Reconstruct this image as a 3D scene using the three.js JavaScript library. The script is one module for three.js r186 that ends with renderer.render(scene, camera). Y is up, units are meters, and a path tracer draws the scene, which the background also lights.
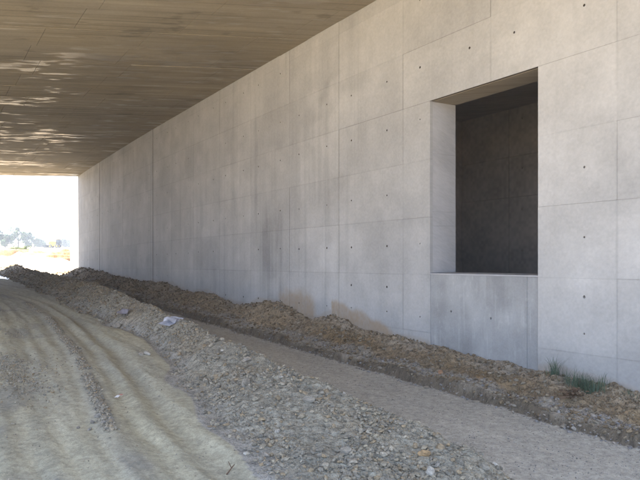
import * as THREE from 'three';
import { mergeGeometries } from 'three/addons/utils/BufferGeometryUtils.js';

// ------------------------------------------------------------------ camera, sky, sun, exposure
// World frame: +x runs across the underpass towards the wall, -z runs along the underpass, y is up, metres.
const scene = new THREE.Scene();
const EYE = 1.7, WALL = 7.2;                 // eye height above the dirt road, distance from camera to wall face
const camera = new THREE.PerspectiveCamera(42.33, 4 / 3, 0.05, 6000);
camera.position.set(0, EYE, 0);
camera.rotation.set(0, -32.8 * Math.PI / 180, 0);

const SKEW = 0.463;                          // the deck is skewed to the wall
const sunDir = new THREE.Vector3(-0.9076, 2.1, -0.5).normalize();
{                                            // pale hazy summer sky, whitish towards the horizon
  const w = 512, h = 256, d = new Float32Array(w * h * 4), v = new THREE.Vector3();
  for (let j = 0; j < h; j++) for (let i = 0; i < w; i++) {
    const el = ((j + 0.5) / h - 0.5) * Math.PI, az = ((i + 0.5) / w - 0.5) * Math.PI * 2;
    v.set(Math.cos(el) * Math.cos(az), Math.sin(el), Math.cos(el) * Math.sin(az));
    const k = Math.pow(1 - Math.max(0, v.y), 2.6), c = Math.max(0, v.dot(sunDir)), g = 0.22 * c ** 6 + 0.5 * c ** 40, o = (j * w + i) * 4;
    d[o] = 0.12 + 0.25 * k + g; d[o + 1] = 0.195 + 0.23 * k + g * 0.97; d[o + 2] = 0.35 + 0.19 * k + g * 0.9; d[o + 3] = 1;
  }
  const t = new THREE.DataTexture(d, w, h, THREE.RGBAFormat, THREE.FloatType); t.mapping = THREE.EquirectangularReflectionMapping; t.magFilter = THREE.LinearFilter; t.minFilter = THREE.LinearFilter; t.needsUpdate = true;
  scene.background = t; scene.environment = t;
}

const sun = new THREE.DirectionalLight(new THREE.Color(1.0, 0.93, 0.82), 4.2);
sun.position.copy(sunDir).multiplyScalar(120);
sun.castShadow = true; sun.shadow.mapSize.set(2048, 2048);
Object.assign(sun.shadow.camera, { left: -70, right: 70, top: 70, bottom: -70, near: 1, far: 300 });
scene.add(sun, sun.target);

const renderer = new THREE.WebGLRenderer();
renderer.toneMapping = THREE.LinearToneMapping;
renderer.toneMappingExposure = 8.2;
renderer.shadowMap.enabled = true;

// ------------------------------------------------------------------ helpers
let seed = 12345;
const rnd = () => { seed = (Math.imul(seed, 1664525) + 1013904223) >>> 0; return seed / 4294967296; };
const rr = (a, b) => a + (b - a) * rnd();
const clamp = (v, a = 0, b = 1) => Math.min(b, Math.max(a, v));
const sstep = (a, b, x) => { const t = clamp((x - a) / (b - a)); return t * t * (3 - 2 * t); };
const mix = (a, b, t) => a + (b - a) * t;
function hash(ix, iy, k = 0) {
  let h = Math.imul(ix | 0, 374761393) ^ Math.imul(iy | 0, 668265263) ^ Math.imul(k + 11, 2147483647 & 974634777);
  h = Math.imul(h ^ (h >>> 13), 1274126177); h ^= h >>> 16;
  return (h >>> 0) / 4294967296;
}
function noise(x, y, k = 0) {                // value noise, -1..1
  const ix = Math.floor(x), iy = Math.floor(y), fx = x - ix, fy = y - iy;
  const u = fx * fx * (3 - 2 * fx), v = fy * fy * (3 - 2 * fy);
  const a = hash(ix, iy, k), b = hash(ix + 1, iy, k), c = hash(ix, iy + 1, k), d = hash(ix + 1, iy + 1, k);
  return (a + (b - a) * u + (c - a) * v + (a - b - c + d) * u * v) * 2 - 1;
}
function fbm(x, y, o = 4, k = 0) { let s = 0, a = 0.5, f = 1; for (let i = 0; i < o; i++) { s += a * noise(x * f, y * f, k + i * 7); a *= 0.5; f *= 2.03; } return s; }
function pnoise(x, y, per, k) {              // periodic value noise for tiles
  const ix = Math.floor(x), iy = Math.floor(y), fx = x - ix, fy = y - iy, w = (n) => ((n % per) + per) % per;
  const u = fx * fx * (3 - 2 * fx), v = fy * fy * (3 - 2 * fy);
  const a = hash(w(ix), w(iy), k), b = hash(w(ix + 1), w(iy), k), c = hash(w(ix), w(iy + 1), k), d = hash(w(ix + 1), w(iy + 1), k);
  return (a + (b - a) * u + (c - a) * v + (a - b - c + d) * u * v) * 2 - 1;
}
function table(pts) {                        // smooth interpolation through [x, y] pairs
  return (x) => {
    if (x <= pts[0][0]) return pts[0][1];
    for (let i = 1; i < pts.length; i++) if (x <= pts[i][0]) { const [x0, y0] = pts[i - 1], [x1, y1] = pts[i]; return mix(y0, y1, sstep(x0, x1, x)); }
    return pts[pts.length - 1][1];
  };
}
function lin(pts) {
  return (x) => {
    if (x <= pts[0][0]) return pts[0][1];
    for (let i = 1; i < pts.length; i++) if (x <= pts[i][0]) { const [x0, y0] = pts[i - 1], [x1, y1] = pts[i]; return mix(y0, y1, (x - x0) / (x1 - x0)); }
    return pts[pts.length - 1][1];
  };
}
const toS = (v) => Math.round(255 * clamp(v <= 0.0031308 ? v * 12.92 : 1.055 * Math.pow(v, 1 / 2.4) - 0.055));
function colorTex(w, h, fn, wrap) {          // fn(i, j) -> linear [r, g, b]
  const d = new Uint8Array(w * h * 4);
  for (let j = 0; j < h; j++) for (let i = 0; i < w; i++) { const c = fn(i, j), o = (j * w + i) * 4; d[o] = toS(c[0]); d[o + 1] = toS(c[1]); d[o + 2] = toS(c[2]); d[o + 3] = 255; }
  return texOf(d, w, h, wrap, THREE.SRGBColorSpace);
}
function greyTex(w, h, fn, wrap) {
  const d = new Uint8Array(w * h * 4);
  for (let j = 0; j < h; j++) for (let i = 0; i < w; i++) { const v = Math.round(255 * clamp(fn(i, j))), o = (j * w + i) * 4; d[o] = d[o + 1] = d[o + 2] = v; d[o + 3] = 255; }
  return texOf(d, w, h, wrap, THREE.NoColorSpace);
}
function texOf(d, w, h, wrap, cs) {
  const t = new THREE.DataTexture(d, w, h); t.colorSpace = cs; t.magFilter = THREE.LinearFilter; t.minFilter = THREE.LinearMipmapLinearFilter; t.generateMipmaps = true;
  t.wrapS = t.wrapT = wrap ? THREE.RepeatWrapping : THREE.ClampToEdgeWrapping; t.needsUpdate = true; return t;
}
const repeat = (t, x, y) => { const c = t.clone(); c.repeat.set(x, y); c.needsUpdate = true; return c; };
const taken = {};
function numbered(name) { const n = taken[name] = (taken[name] ?? -1) + 1; return n ? `${name}_${String(n).padStart(3, '0')}` : name; }
function tag(o, label, category, group, kind) {
  Object.assign(o.userData, { label, category }); if (group) o.userData.group = group; if (kind) o.userData.kind = kind; return o;
}
function mesh(name, geo, mat, parent = scene) {
  const m = new THREE.Mesh(geo, mat); m.name = parent === scene ? numbered(name) : name; m.castShadow = m.receiveShadow = true; parent.add(m); return m;
}
function thing(name, label, category, [x, y, z] = [0, 0, 0], turn = 0, group) {
  const g = new THREE.Group(); g.name = numbered(name); g.position.set(x, y, z); g.rotation.y = turn; scene.add(g); return tag(g, label, category, group);
}
const std = (o) => new THREE.MeshStandardMaterial({ roughness: 0.9, metalness: 0, ...o });
const rgb = (r, g, b) => new THREE.Color().setRGB(r, g, b);

// the structure falls away gently along its length (a vertical curve)
const drop = (s) => 0.031 * s + 0.0008 * Math.max(0, s - 18) ** 2;

// ------------------------------------------------------------------ concrete textures
const H0 = -3, H1 = 5;                       // range of wall heights (relative to eye) that textures cover
const COL0 = 4.43, COLW = 2.01, ROW0 = 0.63, ROWH = 0.975;
const soil = [0.36, 0.262, 0.16];
function wallColour(s, h) {
  const cs = Math.floor((s - COL0) / COLW), ch = Math.floor((h - ROW0) / ROWH);
  let v = 0.425 * (1 + 0.09 * (hash(cs, ch, 3) - 0.5) + 0.06 * (hash(cs, Math.floor(ch / 2), 5) - 0.5));
  let w = 0;                                 // warmth
  v *= 1 + 0.16 * fbm(s * 0.55, h * 0.5, 4, 1) + 0.12 * fbm(s * 3.1, h * 2.6, 4, 21) + 0.05 * noise(s * 31, h * 31, 31) + 0.04 * noise(s * 70, h * 70, 37);
  w += 0.35 * fbm(s * 0.4 + 9, h * 0.35, 3, 41);
  // pale lime bloom and darker damp clouds
  const cloud = fbm(s * 0.9, h * 1.3, 4, 51); v *= 1 + 0.1 * sstep(0.12, 0.5, cloud) - 0.09 * sstep(0.1, 0.5, -cloud);
  // run-off streaks, more of them deeper in
  const deep = 0.35 + 0.65 * sstep(8.5, 12, s);
  const st = noise(s * 3.1, h * 0.13, 61) * 0.4 + noise(s * 9, h * 0.22, 67) * 0.35 + noise(s * 24, h * 0.35, 71) * 0.3;
  v *= 1 - 0.06 * sstep(11, 17, s + noise(h, s, 64)) * (1 + noise(s * 1.3, h * 0.2, 62)) * (1 - sstep(27, 32, s + noise(h * 2, s, 64))) - deep * (0.2 * sstep(0.05, 0.65, st) * (0.55 + 0.45 * noise(s * 0.8, h * 0.6, 73)) - 0.06 * sstep(0.1, 0.7, -st));
  // strong dark streaks and blotches
  const band = (c, r, top, bot, str) => { top += 0.5 * noise(s * 14, c, 80); bot += 0.4 * noise(s * 17, c, 82); const e = Math.abs(s - c + 0.05 * noise(h * 3, c, 81)) / r; return e > 1 ? 0 : 0.75 * str * (1 - e * e) * sstep(bot - 0.3, bot + 0.3, h) * (1 - sstep(top - 0.5, top + 0.3, h)) * (0.5 + 0.5 * noise(s * 13, h * 0.7, 83)); };
  v *= 1 - band(13.55, 0.34, 1.0, -1.7, 0.42) - band(12.95, 0.22, 0.95, 0.1, 0.35) - band(12.85, 0.2, -0.6, -1.6, 0.4) - band(14.9, 0.25, 0.2, -1.8, 0.25) - band(16.8, 0.3, 0.2, -1.8, 0.25) - band(11.3, 0.6, 4.2, 1.2, 0.2) - band(12.2, 0.3, 3.0, -0.4, 0.18) - band(14.2, 0.13, 3.7, 0.8, 0.3) - band(15.6, 0.2, 3.4, 1.2, 0.22) - band(18.7, 0.25, 3.6, 0.6, 0.22) - band(10.9, 0.12, 4.4, -1.2, 0.12);
  // smear that runs aslant
  { const a = (s - 11.0) * 0.72 + (h - 3.45) * 0.69, b = (s - 11.0) * -0.69 + (h - 3.45) * 0.72; v *= 1 - 0.22 * Math.exp(-(a * a) / 0.03 - (b * b) / 0.3) * (0.6 + 0.4 * noise(s * 8, h * 8, 85)); }
  // grime beside the sheet joints, broken up
  const ds = Math.abs(s - (COL0 + Math.round((s - COL0) / COLW) * COLW)), dh = Math.abs(h - (ROW0 + Math.round((h - ROW0) / ROWH) * ROWH));
  const br = 0.5 + 0.5 * noise(s * 1.7, h * 1.7, 91);
  v *= 1 - 0.13 * (1 - sstep(0.006, 0.03, ds)) * br - 0.11 * (1 - sstep(0.004, 0.02, dh)) * (0.5 + 0.5 * noise(s * 2.3, h * 0.7, 93));
  let r = v * (1.0 + 0.03 * w), g = v * 0.975, b = v * (0.92 - 0.06 * w);
  // brown soil still clinging where earth once leaned against the wall
  const hw = h - drop(s) + EYE;
  let m = 0;
  const n = 0.1 * fbm(s * 3, hw * 3, 4, 101);
  m = Math.max(m, sstep(13.1, 12.75, s + n) * sstep(11.25, 11.5, s + n) * sstep(0.66, 0.4, hw + n * 1.5 + 0.25 * (s - 12.2) ** 2) * 0.85);
  m = Math.max(m, sstep(10.76, 10.7, s + 0.2 * n) * sstep(8.3, 8.9, s + n) * sstep(0.5, 0.36, hw + 0.14 * Math.max(0, 10.7 - s) ** 1.5 + n) * 0.9);
  m = Math.max(m, 0.4 * sstep(0.1, 0.45, 0.5 * fbm(s * 1.5, 3, 3, 103) + 0.55 - (hw - footHeight(s)) * 4.5 + n));
  m *= 0.8 + 0.14 * noise(s * 26, h * 18, 105) + 0.12 * fbm(s * 5, h * 2.2, 3, 107);
  return [mix(r, soil[0], m), mix(g, soil[1], m), mix(b, soil[2], m)];
}
function footHeight(s) { return foot(s); }
const foot = table([[0, -0.12], [4.1, -0.11], [6, -0.1], [8.6, -0.06], [9.8, 0.0], [10.7, 0.15], [11.3, -0.02], [13.1, 0.24], [15.3, -0.05], [17.2, 0.14], [19, 0.06], [21.2, 0.22], [24, 0.12], [27, 0.14], [30, 0.2], [33, 0.26], [34.6, 0.24], [35.6, 0.05], [37, -0.1], [40, -0.1]]);
const SPLIT = COL0 + COLW * 4;               // 12.47, a sheet joint
const NEAR0 = -3.7, FAR1 = 37.6;
const nearMap = colorTex(2048, 1024, (i, j) => wallColour(mix(NEAR0, SPLIT, (i + 0.5) / 2048), mix(H0, H1, (j + 0.5) / 1024)));
const farMap = colorTex(2048, 768, (i, j) => wallColour(mix(SPLIT, FAR1, (i + 0.5) / 2048), mix(H0, H1, (j + 0.5) / 768)));
const N = 512;
const fineBump = greyTex(N, N, (i, j) => { const x = i / N, y = j / N; let v = 0.5 + 0.04 * pnoise(x * 8, y * 8, 8, 1) + 0.14 * pnoise(x * 32, y * 32, 32, 2) + 0.1 * pnoise(x * 128, y * 128, 128, 3); const p = pnoise(x * 90, y * 90, 90, 4); if (p > 0.82) v -= 0.5 * (p - 0.82) / 0.18; return v; }, true);
const wallNearMat = std({ map: nearMap, bumpMap: repeat(fineBump, 16, 8), bumpScale: 0.0025, roughness: 0.8 });
const wallFarMat = std({ map: farMap, bumpMap: repeat(fineBump, 25, 8), bumpScale: 0.0025, roughness: 0.68 });
const grimeShadeMat = std({ color: rgb(0.16, 0.14, 0.115), roughness: 1 });   // grime in joints and tie holes, with the shade of the holes put into its colour
const plainMap = colorTex(N, N, (i, j) => { const x = i / N, y = j / N; const v = 0.37 * (1 + 0.12 * pnoise(x * 4, y * 4, 4, 201) + 0.09 * pnoise(x * 9, y * 9, 9, 202) + 0.06 * pnoise(x * 40, y * 40, 40, 203) + 0.1 * pnoise(x * 22, y * 3, 1 * 22, 205)); return [v, v * 0.985, v * 0.95]; }, true);
const coreMat = std({ map: plainMap, bumpMap: fineBump, bumpScale: 0.003, roughness: 0.9 });
const innerMat = std({ map: colorTex(256, 256, (i, j) => { const x = i / 256, y = j / 256; const v = 0.42 * (1 + 0.12 * pnoise(x * 4, y * 4, 4, 211) + 0.12 * pnoise(x * 30, y * 30, 30, 212)); return [v * 1.04, v * 0.93, v * 0.8]; }, true), roughness: 0.95 });
// infill below the opening: smooth, bluish grey younger concrete with lime runs
const infillMap = colorTex(512, 512, (i, j) => { const x = i / 512 * 2.2, y = j / 512 * 2.2; let v = 0.335 * (1 + 0.3 * fbm(x * 1.6, y * 1.3, 4, 221) + 0.08 * fbm(x * 9, y * 7, 3, 225) + 0.05 * noise(x * 60, y * 60, 227)); const drip = 0.5 * noise(x * 17, y * 1.6, 229) + 0.5 * noise(x * 31, y * 2.5, 231); v *= 1 + 0.22 * sstep(0.15, 0.7, drip) * (0.5 + 0.5 * noise(x * 4, y * 3, 230)) - 0.08 * sstep(0.1, 0.6, noise(x * 7, y * 1.1, 233)) + 0.16 * fbm(x * 2.2, y * 3.2, 4, 235) + 0.1 * sstep(0.6, 0.9, noise(x * 22, y * 11, 237)); return [v, v * 0.995, v * 0.955]; }, true);
const infillMat = std({ map: infillMap, bumpMap: repeat(fineBump, 2, 2), bumpScale: 0.003, roughness: 0.75 });
const jambMap = colorTex(256, 512, (i, j) => { const x = i / 256, y = j / 512; const v = 0.435 * (1 + 0.16 * fbm(x * 3, y * 9, 4, 241) + 0.05 * noise(x * 40, y * 120, 243) + 0.06 * noise(x * 12, y * 2, 245)); return [v * 1.0, v * 0.975, v * 0.95]; }, true);
const jambMat = std({ map: jambMap, bumpMap: fineBump, bumpScale: 0.002, roughness: 0.8 });
// soffit: board-marked, glossy skin in places
const SP0 = -7.1, SP1 = 7.3, SG0 = 0, SG1 = 35.6;
const sp = (i, w) => mix(SP0, SP1, (i + 0.5) / w), sg = (j, h) => mix(SG0, SG1, (j + 0.5) / h);
const soffitMap = colorTex(2048, 2048, (i, j) => {
  const x = sp(i, 2048), y = sg(j, 2048);
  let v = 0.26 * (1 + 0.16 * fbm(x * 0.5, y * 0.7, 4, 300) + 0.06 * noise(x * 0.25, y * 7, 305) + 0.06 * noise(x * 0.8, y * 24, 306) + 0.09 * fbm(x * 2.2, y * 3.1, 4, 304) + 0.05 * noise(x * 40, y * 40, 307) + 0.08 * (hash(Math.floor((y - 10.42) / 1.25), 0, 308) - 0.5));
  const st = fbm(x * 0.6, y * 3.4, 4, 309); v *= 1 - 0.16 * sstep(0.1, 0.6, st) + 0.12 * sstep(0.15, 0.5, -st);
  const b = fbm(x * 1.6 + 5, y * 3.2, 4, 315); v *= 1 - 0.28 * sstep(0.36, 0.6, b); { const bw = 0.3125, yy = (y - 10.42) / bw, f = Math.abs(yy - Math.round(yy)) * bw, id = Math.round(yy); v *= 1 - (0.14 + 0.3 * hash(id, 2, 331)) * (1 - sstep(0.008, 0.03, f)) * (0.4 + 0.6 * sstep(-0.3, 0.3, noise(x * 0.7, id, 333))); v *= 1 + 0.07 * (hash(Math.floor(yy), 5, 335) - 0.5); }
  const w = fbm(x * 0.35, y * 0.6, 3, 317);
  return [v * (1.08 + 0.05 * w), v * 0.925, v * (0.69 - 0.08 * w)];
});
const soffitBump = greyTex(1024, 2048, (i, j) => { const x = sp(i, 1024), y = sg(j, 2048); return 0.5 + 0.2 * fbm(x * 0.9, y * 3.6, 4, 403) + 0.1 * noise(x * 2, y * 13, 405); });
const soffitRough = greyTex(1024, 2048, (i, j) => { const x = sp(i, 1024), y = sg(j, 2048); return 0.8 - 0.5 * sstep(0.08, 0.36, 0.6 * fbm(x * 1.3, y * 5.5, 5, 411) + 0.4 * fbm(x * 0.5, y * 0.6, 2, 417) + 0.35 * noise(x * 4, y * 13, 413) * 0.5); });
const soffitMats = [std({ map: soffitMap, bumpMap: soffitBump, bumpScale: 0.006, roughnessMap: soffitRough, roughness: 1.0 })];
console.log('textures done');

// ------------------------------------------------------------------ terrain
// all in (s along the underpass, p across it)
const toe = lin([[-10, 1.6], [4, 2.0], [7, 2.55], [10.5, 3.1], [22, 3.35], [30, 3.4], [40, 3.2]]);
const crest = lin([[-10, 3.9], [3.3, 3.85], [5.9, 3.6], [10, 3.75], [18.5, 4.3], [38, 4.35], [60, 4.4]]);
const crestH = table([[0, -0.3], [2.9, -0.2], [3.8, -0.02], [5.9, 0.2], [8, 0.26], [10.2, 0.33], [14, 0.37], [18.5, 0.42], [26, 0.36], [32, 0.3], [37.2, 0.36], [39.5, 0.2], [43, -0.02], [60, -0.05]]);
const lane = lin([[-10, 1.1], [4.5, 1.35], [5.9, 1.45], [7.3, 1.65], [9.9, 1.97], [14.2, 2.3], [18.7, 2.4], [21.5, 2.1], [30, 0.6], [40, -2]]);
const TRACK = -0.35, EDGE = 5.92;
const rut = table([[-2.6, 0], [-1.75, -0.03], [-1.45, 0.012], [-1.15, -0.035], [-0.85, 0.015], [-0.64, -0.022], [-0.52, 0.008], [-0.42, -0.018], [-0.28, 0.012], [-0.16, -0.008], [0, 0.06], [0.12, 0.005], [0.24, -0.04], [0.38, 0.012], [0.53, -0.065], [0.72, 0.012], [1.0, 0.005], [1.4, 0]]);
function bounds(s) {
  const t = toe(s) + 0.12 * noise(s * 1.1, 3, 501), c = crest(s) + 0.06 * noise(s * 1.3, 5, 503), ch = crestH(s);
  const r = c + (ch - TRACK) * 1.15 + 0.05 * noise(s * 2, 7, 505), e = EDGE + 0.05 * noise(s * 1.6, 9, 507) + 0.025 * noise(s * 7, 9, 509);
  return { t, c, ch, r, e };
}
const inside = (s) => sstep(-6, -3, s) * (1 - sstep(39, 43, s));
function G(p, s) {
  if (s > -7 && s < 43.5 && p > -7 && p < 7.6) {
    const { t, c, ch, r, e } = bounds(s);
    const q = p - lane(s);
    let y = 0;
    // dirt road with ruts and tyre ripples
    let road = rut(q) * (q > 0.1 ? 0.72 : 0.55) * (0.7 + 0.55 * noise(s * 0.5, q * 2.2, 511)) + 0.035 * fbm(p * 0.9, s * 0.7, 3, 513) + 0.018 * fbm(p * 8, s * 0.9, 4, 515) + 0.0035 * fbm(p * 14, s * 13, 3, 516) + 0.0018 * noise(p * 30, s * 26, 517);
    const tread = sstep(0.3, 0.1, Math.abs(q + 0.52)) + sstep(0.16, 0.05, Math.abs(q - 0.38)) + sstep(0.2, 0.08, Math.abs(q + 1.2));
    road += tread * 0.0022 * sstep(0.0, 0.3, noise(s * 0.6, q * 1.2, 523)) * Math.sin(s * 78 + 3 * Math.abs(q) * 14 + 2 * noise(s, p, 519)) * (0.5 + 0.5 * noise(s * 1.3, p * 2, 521));
    road -= 0.03 * Math.exp(-((s - 32.6) ** 2) / 8 - ((p - 3.05) ** 2) / 0.12);
    if (p < t) y = road;
    if (p >= t - 0.15 && p < c) {            // near face of the windrow
      const k = clamp((p - t) / (c - t));
      const prof = mix(0, ch, k * k * (3 - 2 * k) * 0.55 + k * 0.45);
      const lump = 0.085 * fbm(p * 2.2, s * 1.9, 4, 531) + 0.03 * fbm(p * 11, s * 11, 3, 533) + 0.012 * noise(p * 34, s * 34, 535);
      const blend = sstep(t - 0.15, t + 0.35, p);
      y = mix(road, prof + lump * (0.35 + 0.65 * sstep(0, 0.4, k)) , blend);
      if (k > 0.0 && k < 0.3) y -= 0.02 * Math.sin(k / 0.3 * Math.PI);
    } else if (p >= c && p < r) {            // far face
      const k = (p - c) / (r - c);
      const lump = 0.085 * fbm(p * 2.2, s * 1.9, 4, 531) + 0.03 * fbm(p * 11, s * 11, 3, 533) + 0.012 * noise(p * 34, s * 34, 535);
      y = mix(ch, TRACK, k * 0.6 + 0.4 * k * k * (3 - 2 * k)) + lump * (1 - k);
    } else if (p >= r && p < e) {
      y = TRACK + 0.012 * fbm(p * 1.5, s * 0.5, 3, 541) + 0.002 * noise(p * 18, s * 14, 543) - 0.015 * sstep(0.5, 0.1, Math.abs(p - e + 0.25));
    } else if (p >= e) {
      const k = (p - e) / (7.25 - e), f = foot(s);
      const up = 0.11 + 0.05 * noise(s * 2.1, 4, 551);
      const edge = sstep(0, 0.09, p - e) * up;
      const lump = 0.10 * fbm(p * 2.2, s * 1.9, 4, 553) + 0.05 * fbm(p * 8, s * 8, 3, 555) + 0.02 * noise(p * 26, s * 26, 557);
      y = TRACK + edge + (f - TRACK - up) * (0.35 * k + 0.65 * sstep(0.15, 0.95, k)) + lump * sstep(0.03, 0.4, p - e) * (p > 7.15 ? 0.5 : 1);
    }
    if (s < 39 && s > -3 && p > -6) return y;
    const o = outdoors(p, s); return mix(o, y, inside(s) * sstep(-7, -6, p) * (1 - sstep(7.4, 7.6, p) * sstep(37, 38, s)));
  }
  return outdoors(p, s);
}
function outdoors(p, s) {
  const far = Math.hypot(p, s);
  let y = 0.1 * fbm(p * 0.12, s * 0.12, 3, 561) * sstep(5, 40, far);
  const work = sstep(40, 46, s) * (1 - sstep(80, 120, s)) * sstep(2, 8, p) * (1 - sstep(40, 70, p));
  const rid = 1 - Math.abs(fbm(p * 0.16 + 2, s * 0.11, 4, 563)) * 2.4;
  y += work * (0.75 * clamp(rid) ** 2 + 0.2 * fbm(p * 0.7, s * 0.5, 3, 567) - 0.3);
  y += 0.12 * fbm(p * 0.5, s * 0.4, 3, 569) * sstep(38, 50, s) * (1 - sstep(150, 300, s));
  y -= 1.4 * sstep(110, 320, far);
  return y;
}
function axis(dense0, dense1, step, lo, hi, growLo, growHi, mid) {
  const a = []; for (let v = dense0; v <= dense1 + 1e-6; v += step) a.push(v);
  let d = step, v = a[a.length - 1]; const g = typeof growHi === 'function' ? growHi : () => growHi;
  while (v < hi) { d *= g(v); v += d; a.push(v); }
  d = step; v = dense0; const b = []; while (v > lo) { d *= growLo; v -= d; b.push(v); }
  return b.reverse().concat(a);
}
const SS = axis(2.6, 12.5, 0.022, -3000, 4000, 1.14, (v) => v < 42 ? 1.016 : v < 100 ? 1.03 : 1.1);
const PP = axis(0.35, 7.32, 0.022, -3000, 3000, 1.1, (v) => v < 10 ? 1.12 : v < 40 ? 1.05 : 1.13);
const nP = PP.length, nS = SS.length;
const posA = new Float32Array(nP * nS * 3), uvA = new Float32Array(nP * nS * 2), colA = new Float32Array(nP * nS * 3), clsA = new Uint8Array(nP * nS);
function groundColour(p, s, y) {
  const n1 = fbm(p * 0.8, s * 0.8, 4, 601), n2 = fbm(p * 6, s * 6, 3, 603), n3 = noise(p * 38, s * 38, 605);
  let c;
  if (s < -6 || s > 42 || p < -7 || p > 7.6) {
    const v = 1 + 0.3 * n1 + 0.15 * n2; const g = sstep(0.05, 0.35, fbm(p * 0.03, s * 0.03, 3, 607)) * sstep(80, 130, Math.hypot(p, s));
    c = [mix(0.47 * v, 0.24 * v, g), mix(0.355 * v, 0.22 * v, g), mix(0.23 * v, 0.14 * v, g)];
    return [c, 4];
  }
  const { t, c: cr, ch, r, e } = bounds(s), q = p - lane(s);
  let cls;
  if (p < t) {
    cls = 0;
    const dust = 0.5 + 0.5 * fbm(p * 1.6, s * 0.35, 3, 611), str = noise(q * 7, s * 0.22, 613) + 0.7 * noise(q * 19, s * 0.4, 614);
    let v = 0.41 * (1 + 0.16 * n1 + 0.1 * n2 + 0.1 * n3 + 0.13 * str);
    c = [v * mix(1.08, 1.0, dust), v * mix(0.955, 0.94, dust), v * mix(0.61, 0.72, dust)];
    const gravel = Math.max(sstep(0.16, 0.06, Math.abs(q + 0.02 * noise(s * 5, 1, 615))) * (0.5 + 0.5 * sstep(-0.3, 0.3, noise(s * 1.7, 3, 616))), sstep(0.1, 0.3, fbm(p * 1.3, s * 0.9, 3, 617) - 0.35 * Math.abs(q + 0.95)) * 0.8);
    const gk = Math.max(gravel * 0.45, 0.55 * Math.exp(-((p - 1.0) ** 2) / 0.12 - ((s - 8.8) ** 2) / 1.5) * sstep(-0.3, 0.2, n2)); c = c.map((x, i) => mix(x, [0.2, 0.195, 0.185][i], gk));
  } else if (p < r) {
    cls = 1;
    const v = 0.315 * (1 + 0.2 * n1 + 0.22 * n2 + 0.2 * n3), br = sstep(-0.1, 0.4, fbm(p * 1.2, s * 0.9, 3, 621)) * 0.6 + 0.5 * sstep(11, 22, s);
    c = [v * mix(1.02, 1.1, br), v * mix(0.925, 0.88, br), v * mix(0.7, 0.56, br)];
    const k = sstep(t, t + 0.4, p); const d = [0.37, 0.345, 0.295]; c = c.map((x, i) => mix(d[i] * (1 + 0.1 * n2), x, k));
  } else if (p < e) {
    cls = 2;
    const v = 0.43 * (1 + 0.12 * n1 + 0.09 * n2 + 0.1 * n3 + 0.06 * noise(p * 5, s * 0.4, 631));
    c = [v * 1.04, v * 0.95, v * 0.78];
  } else {
    cls = 3;
    const k = (p - e) / (7.2 - e) + 0.13 * fbm(s * 1.4, p * 2, 3, 641), deepIn = sstep(9, 13, s);
    const v = 1.32 * (1 + 0.2 * n1 + 0.22 * n2 + 0.16 * n3), gry = sstep(-0.15, 0.35, fbm(p * 1.1 + 4, s * 1.0, 4, 643));
    const sand = [0.29, mix(0.225, 0.24, gry), mix(0.145, 0.175, gry)], brown = [0.21, mix(0.142, 0.155, gry), mix(0.07, 0.092, gry)], stony = [0.26, 0.225, 0.175], wet = [0.125, 0.1, 0.068];
    const a = sstep(0.55, 0.8, k), b2 = sstep(0.4, 0.3, k);
    c = [0, 1, 2].map((i) => v * mix(mix(mix(brown[i], sand[i], Math.max(a, deepIn * 0.75)), stony[i], b2), wet[i], sstep(0.13, 0.06, k)));
  }
  return [c, cls];
}
for (let j = 0; j < nS; j++) for (let i = 0; i < nP; i++) {
  const k = j * nP + i, p = PP[i], s = SS[j], y = G(p, s);
  posA[k * 3] = p; posA[k * 3 + 1] = y; posA[k * 3 + 2] = -s; uvA[k * 2] = p / 1.3; uvA[k * 2 + 1] = s / 1.3;
  const [c, cls] = groundColour(p, s, y); colA.set(c, k * 3); clsA[k] = cls;
}
const idx = [[], [], [], [], []];
for (let j = 0; j < nS - 1; j++) for (let i = 0; i < nP - 1; i++) { const a = j * nP + i; idx[clsA[a]].push(a, a + 1, a + nP, a + 1, a + nP + 1, a + nP); }
const whole = new THREE.BufferGeometry();
whole.setAttribute('position', new THREE.BufferAttribute(posA, 3)); whole.setIndex(new THREE.BufferAttribute(Uint32Array.from(idx.flat()), 1)); whole.computeVertexNormals();
const nrmA = whole.attributes.normal.array;
function sheet(list) {
  const map = new Int32Array(nP * nS).fill(-1), P = [], Nn = [], U = [], C = [], I = new Uint32Array(list.length); let n = 0;
  list.forEach((v, q) => { if (map[v] < 0) { map[v] = n++; P.push(posA[v * 3], posA[v * 3 + 1], posA[v * 3 + 2]); Nn.push(nrmA[v * 3], nrmA[v * 3 + 1], nrmA[v * 3 + 2]); U.push(uvA[v * 2], uvA[v * 2 + 1]); C.push(colA[v * 3], colA[v * 3 + 1], colA[v * 3 + 2]); } I[q] = map[v]; });
  const g = new THREE.BufferGeometry(); g.setAttribute('position', new THREE.Float32BufferAttribute(P, 3)); g.setAttribute('normal', new THREE.Float32BufferAttribute(Nn, 3)); g.setAttribute('uv', new THREE.Float32BufferAttribute(U, 2)); g.setAttribute('color', new THREE.Float32BufferAttribute(C, 3)); g.setIndex(new THREE.BufferAttribute(I, 1)); return g;
}
const grain = (k, a) => colorTex(512, 512, (i, j) => { const x = i / 512, y = j / 512; const v = 0.82 + a * (0.35 * pnoise(x * 24, y * 24, 24, k) + 0.35 * pnoise(x * 70, y * 70, 70, k + 1) + 0.4 * pnoise(x * 200, y * 200, 200, k + 2)); return [v, v, v]; }, true);
const gritBump = greyTex(512, 512, (i, j) => { const x = i / 512, y = j / 512; return 0.5 + 0.07 * pnoise(x * 30, y * 30, 30, 701) + 0.18 * pnoise(x * 90, y * 90, 90, 702) + 0.24 * pnoise(x * 240, y * 240, 240, 703); }, true);
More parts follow.
